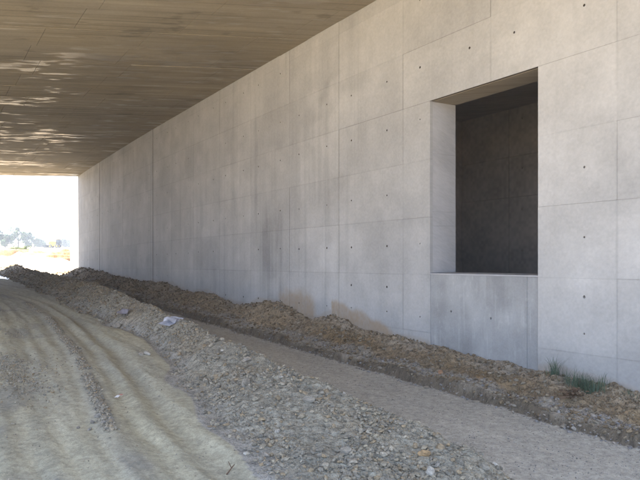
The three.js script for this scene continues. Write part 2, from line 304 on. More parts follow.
const g1 = grain(710, 0.35), g2 = grain(720, 0.7);
const gm = (map, b) => std({ map, vertexColors: true, bumpMap: gritBump, bumpScale: b, roughness: 0.95 });
const setting = (name, geo, mat, label, category) => { const m = mesh(name, geo, mat); tag(m, label, category, null, 'structure'); return m; };
setting('dirt_road', sheet(idx[0]), gm(g1, 0.003), 'rutted pale dirt road with wheel tracks under the bridge', 'dirt road');
setting('gravel_windrow', sheet(idx[1]), gm(g2, 0.014), 'long ridge of heaped gravel and rubble beside the dirt road', 'gravel ridge');
setting('track', sheet(idx[2]), gm(g1, 0.004), 'flat smooth graded strip between gravel ridge and earth bank', 'track');
setting('earth_bank', sheet(idx[3]), gm(g2, 0.014), 'brown earth bank heaped along the foot of the concrete wall', 'earth bank');
setting('ground', sheet(idx[4]), gm(g2, 0.01), 'sunlit bare ochre ground outside the underpass', 'ground');
console.log('terrain done', nP, nS);

// ------------------------------------------------------------------ the concrete wall
function place(geo, matKind) {               // (s, h, depth) -> world, uv in texture space
  const a = geo.attributes.position, uv = new Float32Array(a.count * 2);
  for (let i = 0; i < a.count; i++) {
    const s = a.getX(i), h = a.getY(i), d = a.getZ(i);
    if (matKind === 'near') { uv[i * 2] = (s - NEAR0) / (SPLIT - NEAR0); uv[i * 2 + 1] = (h - H0) / (H1 - H0); }
    else if (matKind === 'far') { uv[i * 2] = (s - SPLIT) / (FAR1 - SPLIT); uv[i * 2 + 1] = (h - H0) / (H1 - H0); }
    else { uv[i * 2] = (s + d * 0.9) / 2.2; uv[i * 2 + 1] = (h + d * 0.37) / 2.2; }
    a.setXYZ(i, WALL + d, EYE + h - drop(s), -s);
  }
  geo.setAttribute('uv', new THREE.BufferAttribute(uv, 2)); geo.computeVertexNormals(); return geo;
}
function slab(s0, s1, h0, h1, d0, d1, holes = [], kind) {
  const sh = new THREE.Shape([new THREE.Vector2(s0, h0), new THREE.Vector2(s1, h0), new THREE.Vector2(s1, h1), new THREE.Vector2(s0, h1)]);
  for (const [hs, hh, r] of holes) { const c = new THREE.Path(); c.absarc(hs, hh, r, 0, Math.PI * 2, true); sh.holes.push(c); }
  const g = new THREE.ExtrudeGeometry(sh, { depth: d1 - d0, bevelEnabled: false, curveSegments: 5 }); g.translate(0, 0, d0);
  return place(g, kind);
}
const OP = { s0: 5.59, s1: 7.76, h0: -0.315, h1: 2.575, depth: 0.6 };
const abut = thing('concrete_wall', 'tall pale formwork-marked concrete wall with a rectangular opening and tie holes', 'wall');
const tieRows = [-1.05, -0.57, 0.18, 1.09, 2.3, 3.2, 4.37];
const joints = [10.46, 21.52, 30.6];         // expansion joints between the wall segments
const rowsH = [-2.6, -1.32, -0.345, 0.63, 1.605, 2.58, 3.555, 4.86];
const colsS = []; for (let k = -4; k <= 17; k++) colsS.push(COL0 + COLW * k);
colsS[0] = -3.6; colsS[colsS.length - 1] = 37.45;
for (let c = 0; c < colsS.length - 1; c++) for (let r = 0; r < rowsH.length - 1; r++) {
  let [s0, s1, h0, h1] = [colsS[c], colsS[c + 1], rowsH[r], rowsH[r + 1]];
  const major = (r % 2 === 1 ? 0.0022 : 0.0012) * (0.25 + 0.9 * hash(c, r, 79)) * (c > 8 ? 1.4 : 1);
  const list = [];
  const nearJ = joints.some((j) => Math.abs(s0 - j) < 0.5), nearJ1 = joints.some((j) => Math.abs(s1 - j) < 0.5);
  const a = s0 + (nearJ ? 0.004 : 0.0004 + 0.0016 * hash(c, r, 83)), b = s1 - (nearJ1 ? 0.004 : 0.0003 + 0.0012 * hash(c, r, 85)), lo = h0 + major * 0.7, hi = h1 - (r === 6 ? 0 : 0.0006);
  // cut the opening out
  if (b <= OP.s0 || a >= OP.s1 || hi <= -3 || lo >= OP.h1) list.push([a, b, lo, hi]);
  else {
    if (a < OP.s0) list.push([a, OP.s0, lo, hi]);
    if (b > OP.s1) list.push([OP.s1, b, lo, hi]);
    if (hi > OP.h1) list.push([Math.max(a, OP.s0) + 0.001, Math.min(b, OP.s1) - 0.001, Math.max(lo, OP.h1), hi]);
  }
  for (const [x0, x1, y0, y1] of list) {
    if (x1 - x0 < 0.02 || y1 - y0 < 0.015) continue;
    const holes = [];
    if (y1 - y0 > 0.3) for (const hs of [s0 + 0.45, s1 - 0.42]) for (const hh of tieRows) {
      if (hh === -0.57 && hash(c, 7, 9) > 0.3) continue;
      const es = hs + 0.05 * (hash(c, Math.round(hs), 71) - 0.5), eh = hh + 0.04 * (hash(c, Math.round(hh * 4), 73) - 0.5);
      if (es > x0 + 0.06 && es < x1 - 0.06 && eh > y0 + 0.05 && eh < y1 - 0.05) if (hash(c * 9 + Math.round(hh * 7), r, 87) > 0.1) holes.push([es, eh, 0.013 + 0.009 * hash(c, Math.round(hh * 10), 75)]);
    }
    const seg = joints.filter((j) => (x0 + x1) / 2 > j).length;
    const off = 0.003 * (hash(c, r, 77) - 0.5) - [0, 0, 0.01, 0.018][seg];
    const near = s1 <= SPLIT + 0.01;
    mesh('panel', slab(x0, x1, y0, y1, off, 0.062, holes, near ? 'near' : 'far'), holes.length && x1 !== OP.s0 && x0 !== OP.s1 && y0 !== OP.h1 ? [near ? wallNearMat : wallFarMat, grimeShadeMat] : near ? wallNearMat : wallFarMat, abut);
  }
}
// core behind the sheets, in lengths so that it follows the fall
const coreParts = [];
const coreCuts = [...colsS.filter((s) => s < OP.s0 || s > OP.s1), OP.s0 - 0.03, OP.s1 + 0.03].sort((x, y) => x - y);
for (let i = 0; i < coreCuts.length - 1; i++) {
  const [a, b] = [coreCuts[i], coreCuts[i + 1]];
  if (Math.abs(a - (OP.s0 - 0.03)) < 1e-6) { coreParts.push(slab(a, b, OP.h1 + 0.03, 4.85, 0.05, OP.depth - 0.01)); coreParts.push(slab(a, b, -2.9, OP.h0 - 0.06, 0.05, OP.depth - 0.01)); }
  else coreParts.push(slab(a, b, -2.9, 4.85, 0.05, OP.depth - 0.01));
}
mesh('core', mergeGeometries(coreParts), coreMat, abut);
// lining of the opening
const jh = [OP.h0, 0.48, 0.72, 1.7, OP.h1];
for (let i = 0; i < 4; i++) mesh('jamb_panel', slab(OP.s1 + 0.001 + 0.001 * i, OP.s1 + 0.029, jh[i] + 0.0012, jh[i + 1] - 0.0008, 0.064, OP.depth), jambMat, abut);
mesh('jamb_panel', slab(OP.s0 - 0.029, OP.s0 - 0.001, OP.h0, OP.h1, 0.064, OP.depth), jambMat, abut);
mesh('lintel', slab(OP.s0 - 0.02, OP.s1 + 0.02, OP.h1 + 0.002, OP.h1 + 0.03, 0.064, OP.depth), std({ map: plainMap, color: rgb(0.95, 0.82, 0.66), bumpMap: fineBump, bumpScale: 0.003 }), abut).userData.label = 'brownish form-stained underside of the lintel';
mesh('sill', slab(OP.s0 + 0.002, OP.s1 - 0.002, OP.h0 - 0.026, OP.h0 - 0.004, 0.004, OP.depth - 0.002), jambMat, abut);
mesh('infill_panel', slab(OP.s0 + 0.2, OP.s1 - 0.004, -2.5, OP.h0 - 0.028, 0.014, 0.07, [[7.28, -0.93, 0.018], [6.45, -0.98, 0.018]]), infillMat, abut).userData.label = 'blue-grey concrete infill below the opening';
mesh('infill_strip', slab(OP.s0 + 0.003, OP.s0 + 0.198, -2.5, OP.h0 - 0.028, 0.022, 0.07), infillMat, abut);

// chamber behind the opening
const ch = thing('concrete_chamber', 'dark concrete chamber seen through the opening in the wall', 'chamber');
const CP = 4.8, CS0 = -2, CS1 = 11.72, CH = 1.68 + 1.7, CF = -1.5;   // depth from the wall face, ends, ceiling and floor heights
mesh('ceiling', slab(CS0 - 0.3, CS1 + 0.3, CH + 0.1, CH + 0.4, OP.depth, CP + 0.3, [], null), innerMat, ch);
mesh('floor', slab(CS0 - 0.3, CS1 + 0.3, CF - 0.3, CF, OP.depth, CP + 0.3), innerMat, ch);
mesh('end_wall', slab(CS1, CS1 + 0.3, CF - 0.1, CH + 0.2, OP.depth - 0.005, CP + 0.2), innerMat, ch);
mesh('end_wall', slab(CS0 - 0.3, CS0, CF - 0.1, CH + 0.2, OP.depth - 0.005, CP + 0.2), innerMat, ch);
mesh('back_wall', slab(CS0 - 0.2, CS1 + 0.2, CF - 0.1, CH + 0.2, CP + 0.05, CP + 0.28), innerMat, ch);
for (const [a, b] of [[4.2, 6.2], [6.2, 8.2], [8.2, 10.16], [10.16, 11.715]]) for (const [c, d] of [[-1.5, -0.4], [-0.4, 0.36], [0.36, 1.34], [1.34, 2.32], [2.32, CH + 0.12]])
  mesh('panel', slab(a + 0.004, b - 0.004, c + 0.003, d - 0.003, CP + 0.006 * hash(Math.round(a * 10), Math.round(c * 10), 5), CP + 0.08, b - a > 1.8 && d - c > 0.5 ? [[b - 0.4, d - 0.3, 0.025], [a + 0.5, d - 0.3, 0.025]] : [], null), innerMat, ch);

// opposite abutment, outside the frame
const lw = thing('concrete_wall', 'plain concrete wall carrying the deck on the far side of the dirt road', 'wall');
{ const parts = []; for (let s = 16; s < 38; s += 6) parts.push(slab(s, s + 6, -2.9, 4.85, -WALL - 5.6, -WALL - 4.8)); mesh('core', mergeGeometries(parts), coreMat, lw); }

// ------------------------------------------------------------------ deck
const deck = thing('bridge_deck', 'board-marked brown grey concrete bridge deck overhead, stained underneath', 'bridge deck');
const S_END = 35.4, S_NEAR = -1.0;
function skewBox(g0, g1, p0, p1, lift0, lift1, nseg = 1, uvp = false) {   // sigma range, p range, heights relative to the soffit line
  const geo = new THREE.BoxGeometry(1, 1, 1, 1, 1, nseg), a = geo.attributes.position, uv = geo.attributes.uv;
  for (let i = 0; i < a.count; i++) {
    const p = mix(p0, p1, a.getX(i) + 0.5), g = mix(g0, g1, 0.5 - a.getZ(i)), l = mix(lift0, lift1, a.getY(i) + 0.5);
    a.setXYZ(i, p, EYE + 4.79 - drop(g) + l, -(g - SKEW * (p - WALL)));
    uv.setXY(i, uvp ? (p - SP0) / (SP1 - SP0) : p / 2.2, uvp ? (g - SG0) / (SG1 - SG0) : (g + l) / 2.2);
  }
  geo.computeVertexNormals(); return geo.toNonIndexed();
}
const flatten = (g) => { g.computeVertexNormals(); return g; };
mesh('slab', flatten(skewBox(S_NEAR, S_END, -5.7, 13, 0.04, 1.15, 24)), coreMat, deck);
{
  const w = 1.25;
  for (let k = -10; k < 21; k++) {
    const g0 = Math.max(S_NEAR - 0.0, 10.42 + w * k), g1 = Math.min(S_END, 10.42 + w * (k + 1)); if (g1 - g0 < 0.1) continue;
    const stag = k === -1 ? 0.7 : (k % 3 === 0 ? 0.25 : k % 3 === 1 ? 0 : -0.1);
    const cuts = [7.195]; for (const c of [6.2, 4.15, 2.2, 0.25, -1.8, -3.85]) cuts.push(c + stag * (hash(k, 3, 801) > 0.25 ? 1 : 2)); cuts.push(-5.68);
    for (let i = 0; i < cuts.length - 1; i++) {
      const p1 = cuts[i] - (i ? 0.002 : 0), p0 = cuts[i + 1] + 0.002; if (p1 - p0 < 0.05) continue;
      const off = 0.006 * (hash(k, i, 803) - 0.5) + 0.01 * (hash(k, 50, 805) - 0.5);
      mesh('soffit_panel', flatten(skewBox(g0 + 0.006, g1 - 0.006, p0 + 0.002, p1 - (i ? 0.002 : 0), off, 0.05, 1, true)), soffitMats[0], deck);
    }
  }
  for (const [g, p0, p1] of [[10.42 + 1.25 * 1 - 0.01, 0.5, 3.6], [10.42 + 1.25 * 3 + 0.02, 4.4, 7.15], [10.42 + 1.25 * 5, 0.6, 2.6], [10.42 + 1.25 * 8, 2, 5]]) mesh('seam_ridge', flatten(skewBox(g - 0.006, g + 0.006, p0, p1, -0.01, 0.01, 1, true)), soffitMats[0], deck);
}
console.log('structure done');

// ------------------------------------------------------------------ stones and rubble
function rockGeo(detail, k, flat = 0.7) {
  const g = new THREE.IcosahedronGeometry(1, detail), a = g.attributes.position;
  const ax = [0, 1, 2].map((i) => new THREE.Vector3(hash(k, i, 1) - 0.5, hash(k, i, 2) - 0.5, hash(k, i, 3) - 0.5).normalize());
  const v = new THREE.Vector3();
  for (let i = 0; i < a.count; i++) {
    v.fromBufferAttribute(a, i);
    let r = 1 + 0.22 * noise(v.x * 1.7 + k * 3.1, v.y * 1.7 + v.z * 1.3, k) + 0.1 * noise(v.x * 4 + v.z * 3, v.y * 4 + k, k + 5);
    for (const n of ax) { const d = v.dot(n) * r; if (d > 0.62) r *= 0.62 / d; if (d < -0.7) r *= 0.7 / -d; }   // broken faces
    v.multiplyScalar(r); a.setXYZ(i, v.x * 1.15, v.y * flat, v.z * (0.75 + 0.3 * hash(k, 9, 4)));
  }
  g.computeVertexNormals(); return g;
}
const tinyRocks = [0, 1, 2, 3].map((k) => rockGeo(0, k + 20, 0.75)), midRocks = [0, 1, 2, 3, 4].map((k) => rockGeo(2, k + 40, 0.72));
const stoneTex = colorTex(128, 128, (i, j) => { const x = i / 128, y = j / 128; const v = 0.85 + 0.25 * pnoise(x * 8, y * 8, 8, 901) + 0.15 * pnoise(x * 40, y * 40, 40, 902); return [v, v, v]; }, true);
const gravelMat = std({ map: stoneTex, roughness: 0.9 });
const stoneMat = (r, g, b) => std({ map: stoneTex, color: rgb(r, g, b), bumpMap: stoneTex, bumpScale: 0.004, roughness: 0.9 });
const palette = [[0.32, 0.275, 0.195], [0.29, 0.25, 0.18], [0.34, 0.285, 0.195], [0.26, 0.23, 0.175], [0.39, 0.335, 0.245], [0.33, 0.25, 0.15], [0.24, 0.21, 0.16]];
const earthPalette = [[0.21, 0.15, 0.085], [0.27, 0.21, 0.135], [0.17, 0.12, 0.068], [0.3, 0.25, 0.175], [0.24, 0.175, 0.1]];
function scatter(name, label, category, count, pick, pal, white = 0) {
  const per = tinyRocks.map(() => []);
  for (let i = 0; i < count; i++) { const o = pick(); if (o) per[i % 4].push(o); }
  const M = new THREE.Matrix4(), Q = new THREE.Quaternion(), E = new THREE.Euler(), S = new THREE.Vector3(), T = new THREE.Vector3(), C = new THREE.Color();
  per.forEach((list, v) => {
    const m = new THREE.InstancedMesh(tinyRocks[v], gravelMat, list.length); m.name = numbered(name); m.castShadow = m.receiveShadow = true;
    list.forEach(([p, s, r], i) => {
      E.set(rr(-0.5, 0.5), rr(0, 6.28), rr(-0.5, 0.5)); Q.setFromEuler(E); S.set(r * rr(0.8, 1.3), r * rr(0.7, 1.1), r * rr(0.8, 1.2)); T.set(p, G(p, s) + r * 0.4, -s); M.compose(T, Q, S); m.setMatrixAt(i, M);
      let c = pal[Math.floor(rnd() * pal.length)]; const b = rr(0.8, 1.2); if (rnd() < white) c = [0.43, 0.39, 0.32];
      m.setColorAt(i, C.setRGB(c[0] * b, c[1] * b, c[2] * b));
    });
    tag(m, label[v], category, null, 'stuff'); scene.add(m);
  });
}
const size = (a, b) => { const t = rnd(); return a * Math.pow(b / a, t * t); };
const kinds = ['rounded', 'flat', 'angular', 'sharp'];
scatter('loose_gravel', kinds.map((k) => `countless small ${k} grey stones covering the gravel ridge`), 'gravel', 30000, () => { const s = 2.7 + 11.3 * Math.pow(rnd(), 1.5), b = bounds(s); const p = b.t + (b.r - b.t) * (0.02 + 0.95 * Math.pow(rnd(), 0.75)); if (fbm(p * 1.7, s * 1.5, 3, 821) + 0.25 * noise(p * 5, s * 5, 823) < -0.12 && rnd() < 0.8) return null; return [p, s, rnd() < 0.4 ? size(0.005, 0.012) : size(0.009, 0.034)]; }, palette, 0.01);
scatter('ridge_rubble', kinds.map((k) => `grey brown ${k} rubble on the distant length of the gravel ridge`), 'rubble', 6000, () => { const s = rr(13, 39), b = bounds(s); return [rr(b.t - 0.1, b.c + 0.3), s, size(0.012, 0.05)]; }, [...palette, [0.24, 0.18, 0.11], [0.2, 0.15, 0.1]]);
scatter('road_gravel', kinds.map((k) => `loose ${k} pebbles along the middle ridge of the dirt road`), 'gravel', 12000, () => {
  const s = 4 + 14 * Math.pow(rnd(), 1.4); const k = rnd();
  if (k < 0.6) { const q = lane(s) + 0.07 * (rnd() + rnd() + rnd() - 1.5); if (noise(s * 1.7, 3, 616) < -0.45 && s > 6) return null; return s < 5.6 ? null : [q, s, size(0.006, 0.024)]; }
  if (k < 0.75) { const p = lane(s) - 0.95 + rr(-0.5, 0.5); if (s < 7 || fbm(p * 1.3, s * 0.9, 3, 617) - 0.35 * Math.abs(p - lane(s) + 0.95) < 0.05) return null; return [p, s, size(0.006, 0.02)]; }
  if (k < 0.84) { const a = rnd() * 6.283, d = Math.sqrt(-2 * Math.log(rnd() + 1e-6)); return [1.0 + 0.22 * d * Math.cos(a), 8.8 + 0.8 * d * Math.sin(a), size(0.006, 0.022)]; }
  return [lane(s) + rr(-1.8, 1.3), s, size(0.003, 0.011)];
}, palette, 0.01);
scatter('earth_clods', kinds.map((k) => `crumbly ${k} brown clods littering the earth bank`), 'clods', 11000, () => { const s = 2.8 + 34 * Math.pow(rnd(), 1.5), b = bounds(s); return [b.e + 0.03 + (7.17 - b.e) * rnd(), s, size(0.008, 0.035) * (1 + s * 0.02)]; }, earthPalette);
scatter('edge_stones', kinds.map((k) => `pale ${k} stones along the edge where track meets bank`), 'stones', 2600, () => { const s = 2.8 + 22 * Math.pow(rnd(), 1.4), b = bounds(s); return [b.e + (rnd() < 0.3 ? rr(-0.06, 0.06) : 0.3 + 0.16 * (rnd() + rnd() - 1)), s, size(0.008, 0.028)]; }, [[0.33, 0.31, 0.29], [0.27, 0.25, 0.23], [0.36, 0.31, 0.25], [0.24, 0.21, 0.18]], 0.03);
scatter('track_grit', kinds.map((k) => `fine ${k} grit sprinkled on the flat graded strip`), 'grit', 5000, () => { const s = 2.8 + 14 * Math.pow(rnd(), 1.6), b = bounds(s); return [rr(b.r, b.e), s, size(0.003, 0.009)]; }, [[0.26, 0.245, 0.22], [0.22, 0.2, 0.18], [0.32, 0.3, 0.27], [0.18, 0.17, 0.16]]);

// stones large enough to pick out, each a thing: [p, s, radius, colour, label, group]
const beige = [0.36, 0.31, 0.24], grey = [0.31, 0.275, 0.215], pale = [0.42, 0.38, 0.31], ochre = [0.42, 0.28, 0.14];
const stones = [
  [3.22, 12.25, 0.085, beige, 'blocky beige stone at the foot of the gravel ridge, alone beside the wheel ruts'],
  [2.78, 8.95, 0.055, pale, 'pale rounded stone at the ridge foot with a smaller flat one beside it'],
  [2.7, 8.98, 0.04, beige, 'small flat stone touching a pale rounded one at the ridge foot'],
  [3.42, 7.0, 0.06, beige, 'light tan rock high on the gravel ridge near its crest'],
  [3.0, 6.15, 0.075, grey, 'largest grey lump on the gravel ridge, below a light tan rock'],
  [3.22, 5.2, 0.06, grey, 'rough grey lump halfway up the gravel ridge'],
  [3.42, 5.95, 0.045, grey, 'squat grey rock just under the crest of the ridge'],
  [3.42, 3.75, 0.045, ochre, 'orange ochre stone near the low end of the gravel ridge'],
  [3.25, 3.5, 0.05, pale, 'whitish stone with brown underside at the low end of the ridge'],
  [2.85, 4.05, 0.05, grey, 'flat grey slab among gravel low on the ridge'],
  [2.3, 4.35, 0.035, beige, 'tan pebble at the dusty toe of the gravel ridge'],
  [2.62, 4.75, 0.026, pale, 'small white chip on the gravel ridge slope'],
  [6.28, 6.55, 0.05, [0.42, 0.24, 0.13], 'orange clod lying on the bank near the wall'],
  [5.9, 4.12, 0.035, pale, 'pale flat stone at the bank edge overlooking the track'],
];
stones.forEach(([p, s, r, c, label], i) => { const m = mesh('stone', midRocks[i % 5], stoneMat(...c)); m.scale.set(r, r, r * 0.95); m.rotation.y = i * 1.7; m.position.set(p, G(p, s) + r * 0.4, -s); tag(m, label, 'stone'); });
for (const [p, s, r] of [[1.34, 5.98, 0.028], [1.42, 6.1, 0.034], [1.5, 5.92, 0.03], [1.41, 5.85, 0.024], [1.28, 5.82, 0.022], [1.46, 6.02, 0.02], [1.2, 5.9, 0.018]]) { const m = mesh('stone', midRocks[Math.floor(rnd() * 5)], stoneMat(0.27, 0.24, 0.195)); m.scale.setScalar(r); m.rotation.y = rr(0, 6); m.position.set(p, G(p, s) + r * 0.45, -s); tag(m, 'grey stone in the little cluster between the wheel ruts', 'stone', 'cluster of stones between the ruts'); }
for (let i = 0; i < 26; i++) { const s = 3.4 + 8 * Math.pow(rnd(), 1.2), b = bounds(s), p = mix(b.t + 0.2, b.c + 0.1, rnd()), r = rr(0.026, 0.046); const m = mesh('stone', midRocks[i % 5], stoneMat(...palette[i % 6])); m.scale.setScalar(r); m.rotation.y = rr(0, 6); m.position.set(p, G(p, s) + r * 0.35, -s); tag(m, 'fist-sized grey stone half sunk in the gravel ridge', 'stone', 'fist-sized stones on the gravel ridge'); }
for (let i = 0; i < 12; i++) { const s = 3.2 + i * 0.62 + rr(-0.2, 0.2), b = bounds(s), p = b.e + rr(-0.05, 0.08), r = rr(0.022, 0.04); const m = mesh('stone', midRocks[i % 5], stoneMat(0.33, 0.28, 0.21)); m.scale.set(r * 1.3, r * 0.7, r); m.rotation.y = rr(0, 6); m.position.set(p, G(p, s) + r * 0.3, -s); tag(m, 'tan stone on the lip of the bank above the track', 'stone', 'tan stones along the bank lip'); }

// ------------------------------------------------------------------ litter
function crumpled(w, h, nx, ny, lift, k) {
  const g = new THREE.PlaneGeometry(w, h, nx, ny); g.rotateX(-Math.PI / 2); const a = g.attributes.position;
  for (let i = 0; i < a.count; i++) { const x = a.getX(i), z = a.getZ(i); a.setY(i, lift * (fbm(x * 9, z * 9, 3, k) + 0.9 * Math.abs(noise(x * 5, z * 3, k + 4))) + 0.012); }
  const b = g.clone(); b.translate(0, -0.0015, 0); const ib = b.index.array; for (let i = 0; i < ib.length; i += 3) { const t = ib[i]; ib[i] = ib[i + 1]; ib[i + 1] = t; }
  const m = mergeGeometries([g, b]); m.computeVertexNormals(); return m;
}
{
  const paperTex = colorTex(128, 128, (i, j) => { const x = i / 128, y = j / 128; let v = 0.47 + 0.08 * fbm(x * 6, y * 6, 3, 951); const col = Math.floor(x * 4), inCol = (x * 4) % 1; if (inCol > 0.1 && inCol < 0.92 && y > 0.08 && y < 0.72 && (y * 40) % 1 < 0.5 && hash(Math.floor(x * 60), Math.floor(y * 40), col) > 0.25) v -= 0.2; if (x > 0.55 && x < 0.9 && y > 0.76 && y < 0.93) v = 0.2; return [v * 0.95, v * 0.96, v * 1.05]; });
  const [p, s] = [3.62, 10.35];
  const t = thing('newspaper', 'crumpled bluish white newspaper sheet lying on the gravel ridge crest', 'newspaper', [p, G(p, s) + 0.03, -s], 0.5);
  const a = mesh('sheet', crumpled(0.36, 0.27, 16, 12, 0.03, 961), std({ map: paperTex, roughness: 0.9 }), t); a.rotation.set(0.12, 0, 0.2);
  const b = mesh('folded_page', crumpled(0.22, 0.2, 12, 10, 0.04, 967), std({ map: paperTex, roughness: 0.9 }), t); b.position.set(-0.03, 0.035, 0.02); b.rotation.set(0.1, 0.5, 0.16);
  const [p2, s2] = [3.45, 12.6];
  const pl = mesh('plastic_scrap', crumpled(0.3, 0.2, 14, 12, 0.06, 971), std({ color: rgb(0.22, 0.2, 0.215), roughness: 0.6 })); pl.position.set(p2, G(p2, s2) + 0.03, -s2); pl.rotation.set(0.1, 0.9, 0.25); tag(pl, 'dull purplish grey plastic scrap on the ridge beyond the newspaper', 'litter');
  const [p3, s3] = [1.78, 6.75];
  const w = thing('wrapper', 'small torn white and red wrapper dropped between wheel ruts', 'litter', [p3, G(p3, s3) + 0.012, -s3], 0.9);
  mesh('white_part', crumpled(0.1, 0.04, 8, 5, 0.02, 981), std({ color: rgb(0.7, 0.68, 0.66), roughness: 0.6 }), w);
  const r = mesh('red_part', crumpled(0.05, 0.035, 6, 4, 0.015, 983), std({ color: rgb(0.45, 0.16, 0.12), roughness: 0.6 }), w); r.position.set(0.065, 0.004, 0.004);
}
// dry twig at the road edge, and dead brown leaves on the bank
function twig(parts) { return mergeGeometries(parts.map(([a, b, r]) => { const A = new THREE.Vector3(...a), B = new THREE.Vector3(...b), g = new THREE.CylinderGeometry(r * 0.6, r, A.distanceTo(B), 6); g.translate(0, A.distanceTo(B) / 2, 0); g.applyQuaternion(new THREE.Quaternion().setFromUnitVectors(new THREE.Vector3(0, 1, 0), B.clone().sub(A).normalize())); g.translate(A.x, A.y, A.z); return g; })); }
{
  const [p, s] = [1.9, 4.22]; const m = mesh('twig', twig([[[0, 0, 0], [0.06, 0.035, -0.03], 0.006], [[0.06, 0.035, -0.03], [0.1, 0.03, -0.08], 0.005], [[0.05, 0.03, -0.025], [0.04, 0.07, -0.06], 0.004]]), std({ color: rgb(0.11, 0.065, 0.04) })); m.position.set(p, G(p, s) + 0.004, -s); tag(m, 'short forked brown twig at the edge of the wheel rut', 'twig');
  const leafG = []; for (let i = 0; i < 90; i++) { const g = new THREE.PlaneGeometry(rr(0.03, 0.06), rr(0.015, 0.03), 2, 1); g.attributes.position.setZ(1, 0.008); g.attributes.position.setZ(4, 0.008); g.rotateX(rr(-1.4, 1.4)); g.rotateY(rr(0, 6)); const x = 0.26 * (rnd() + rnd() - 1), z = 0.12 * (rnd() + rnd() - 1); g.translate(x, rr(0, 0.06), z); leafG.push(g); }
  const [p4, s4] = [6.45, 4.55]; const l = mesh('dead_leaves', mergeGeometries(leafG), std({ color: rgb(0.12, 0.075, 0.042), roughness: 0.9 })); l.position.set(p4, G(p4, s4) + 0.01, -s4); tag(l, 'patch of reddish brown dead weeds on the bank below the grass tufts', 'dead weeds', null, 'stuff');
}
// ------------------------------------------------------------------ grass tufts at the wall foot
function blade(len, lean, dir, w) {
  const n = 5, P = [], I = [];
  for (let i = 0; i <= n; i++) { const t = i / n, y = len * (t - 0.22 * lean * t * t * t), o = len * lean * t * t * 0.75, ww = w * (1 - t * 0.92) * (0.6 + 0.8 * Math.min(1, t * 4) * 0.5); const cx = Math.cos(dir) * o, cz = Math.sin(dir) * o; P.push(cx - Math.sin(dir) * ww, y, cz + Math.cos(dir) * ww, cx + Math.cos(dir) * ww * 0.3, y + ww * 0.2, cz + Math.sin(dir) * ww * 0.3, cx + Math.sin(dir) * ww, y, cz - Math.cos(dir) * ww); if (i) { const b = (i - 1) * 3, c = i * 3; for (const [u, v] of [[0, 1], [1, 2]]) I.push(b + u, b + v, c + u, b + v, c + v, c + u); } }
  const g = new THREE.BufferGeometry(); g.setAttribute('position', new THREE.Float32BufferAttribute(P, 3)); g.setIndex(I); g.computeVertexNormals(); return g;
}
const grassMats = [[0.075, 0.115, 0.065], [0.1, 0.14, 0.08], [0.065, 0.1, 0.06]].map((c) => new THREE.MeshPhysicalMaterial({ color: rgb(...c), roughness: 0.75, side: THREE.DoubleSide }));
function tuft(p, s, w, d, n, hgt, label) {
  const t = thing('grass_tuft', label, 'grass', [p, G(p, s), -s], 0, 'grass tufts at the wall foot');
  for (let q = 0; q < 3; q++) { const L = []; for (let i = 0; i < n; i++) { const g = blade(hgt * rr(0.5, 1.05), rr(0.15, 0.9), rr(0, 6.28), rr(0.0025, 0.005)); const x = d * (rnd() + rnd() - 1), z = w * (rnd() + rnd() - 1) ; g.translate(x, G(p + x, s - z) - G(p, s) - 0.01, z); L.push(g); } const b = mesh('blades', mergeGeometries(L), grassMats[q], t); b.userData.kind = 'stuff'; }
}
tuft(7.02, 5.2, 0.09, 0.1, 26, 0.3, 'small green grass tuft at the wall foot, beside a wider clump');
tuft(6.98, 4.72, 0.34, 0.13, 90, 0.27, 'wide clump of green grass at the wall foot by a vertical joint');
tuft(7.05, 4.18, 0.12, 0.06, 8, 0.09, 'tiny sparse sprig of grass at the wall foot past the wide clump');

// ------------------------------------------------------------------ beyond the far end
{
  const sh = new THREE.Shape(); for (let i = 0; i < 40; i++) { const a = i / 40 * Math.PI * 2, r = 1 + 0.22 * fbm(Math.cos(a) * 2 + 3, Math.sin(a) * 2, 3, 991); sh[i ? 'lineTo' : 'moveTo'](0.42 * r * Math.cos(a), 2.6 * r * Math.sin(a)); }
  const g = new THREE.ShapeGeometry(sh); g.rotateX(-Math.PI / 2);
  const m = mesh('sheen_sheet', g, new THREE.MeshPhysicalMaterial({ color: rgb(0.12, 0.1, 0.08), roughness: 0.06, ior: 1.33 })); m.position.set(3.1, G(3.05, 32.6) + 0.022, -32.6); m.rotation.y = 0.04; tag(m, 'glossy sheet added for the bright sheen on the road beside the ridge end', 'sheen_sheet', null, 'structure');  // added glossy sheet, stands in for a bright sheen on the packed road
}
function at(px, Z) { const u = (px - 320) / 620; return [Z * (0.8405 * u + 0.5418), Z * (0.8405 - 0.5418 * u)]; }   // bearing and distance -> (p, s)
const crownMats = [[0.055, 0.1, 0.04], [0.075, 0.115, 0.04], [0.06, 0.09, 0.045]].map((c) => new THREE.MeshPhysicalMaterial({ color: rgb(...c), roughness: 0.9, side: THREE.DoubleSide }));
const barkMat = std({ color: rgb(0.1, 0.08, 0.06) });
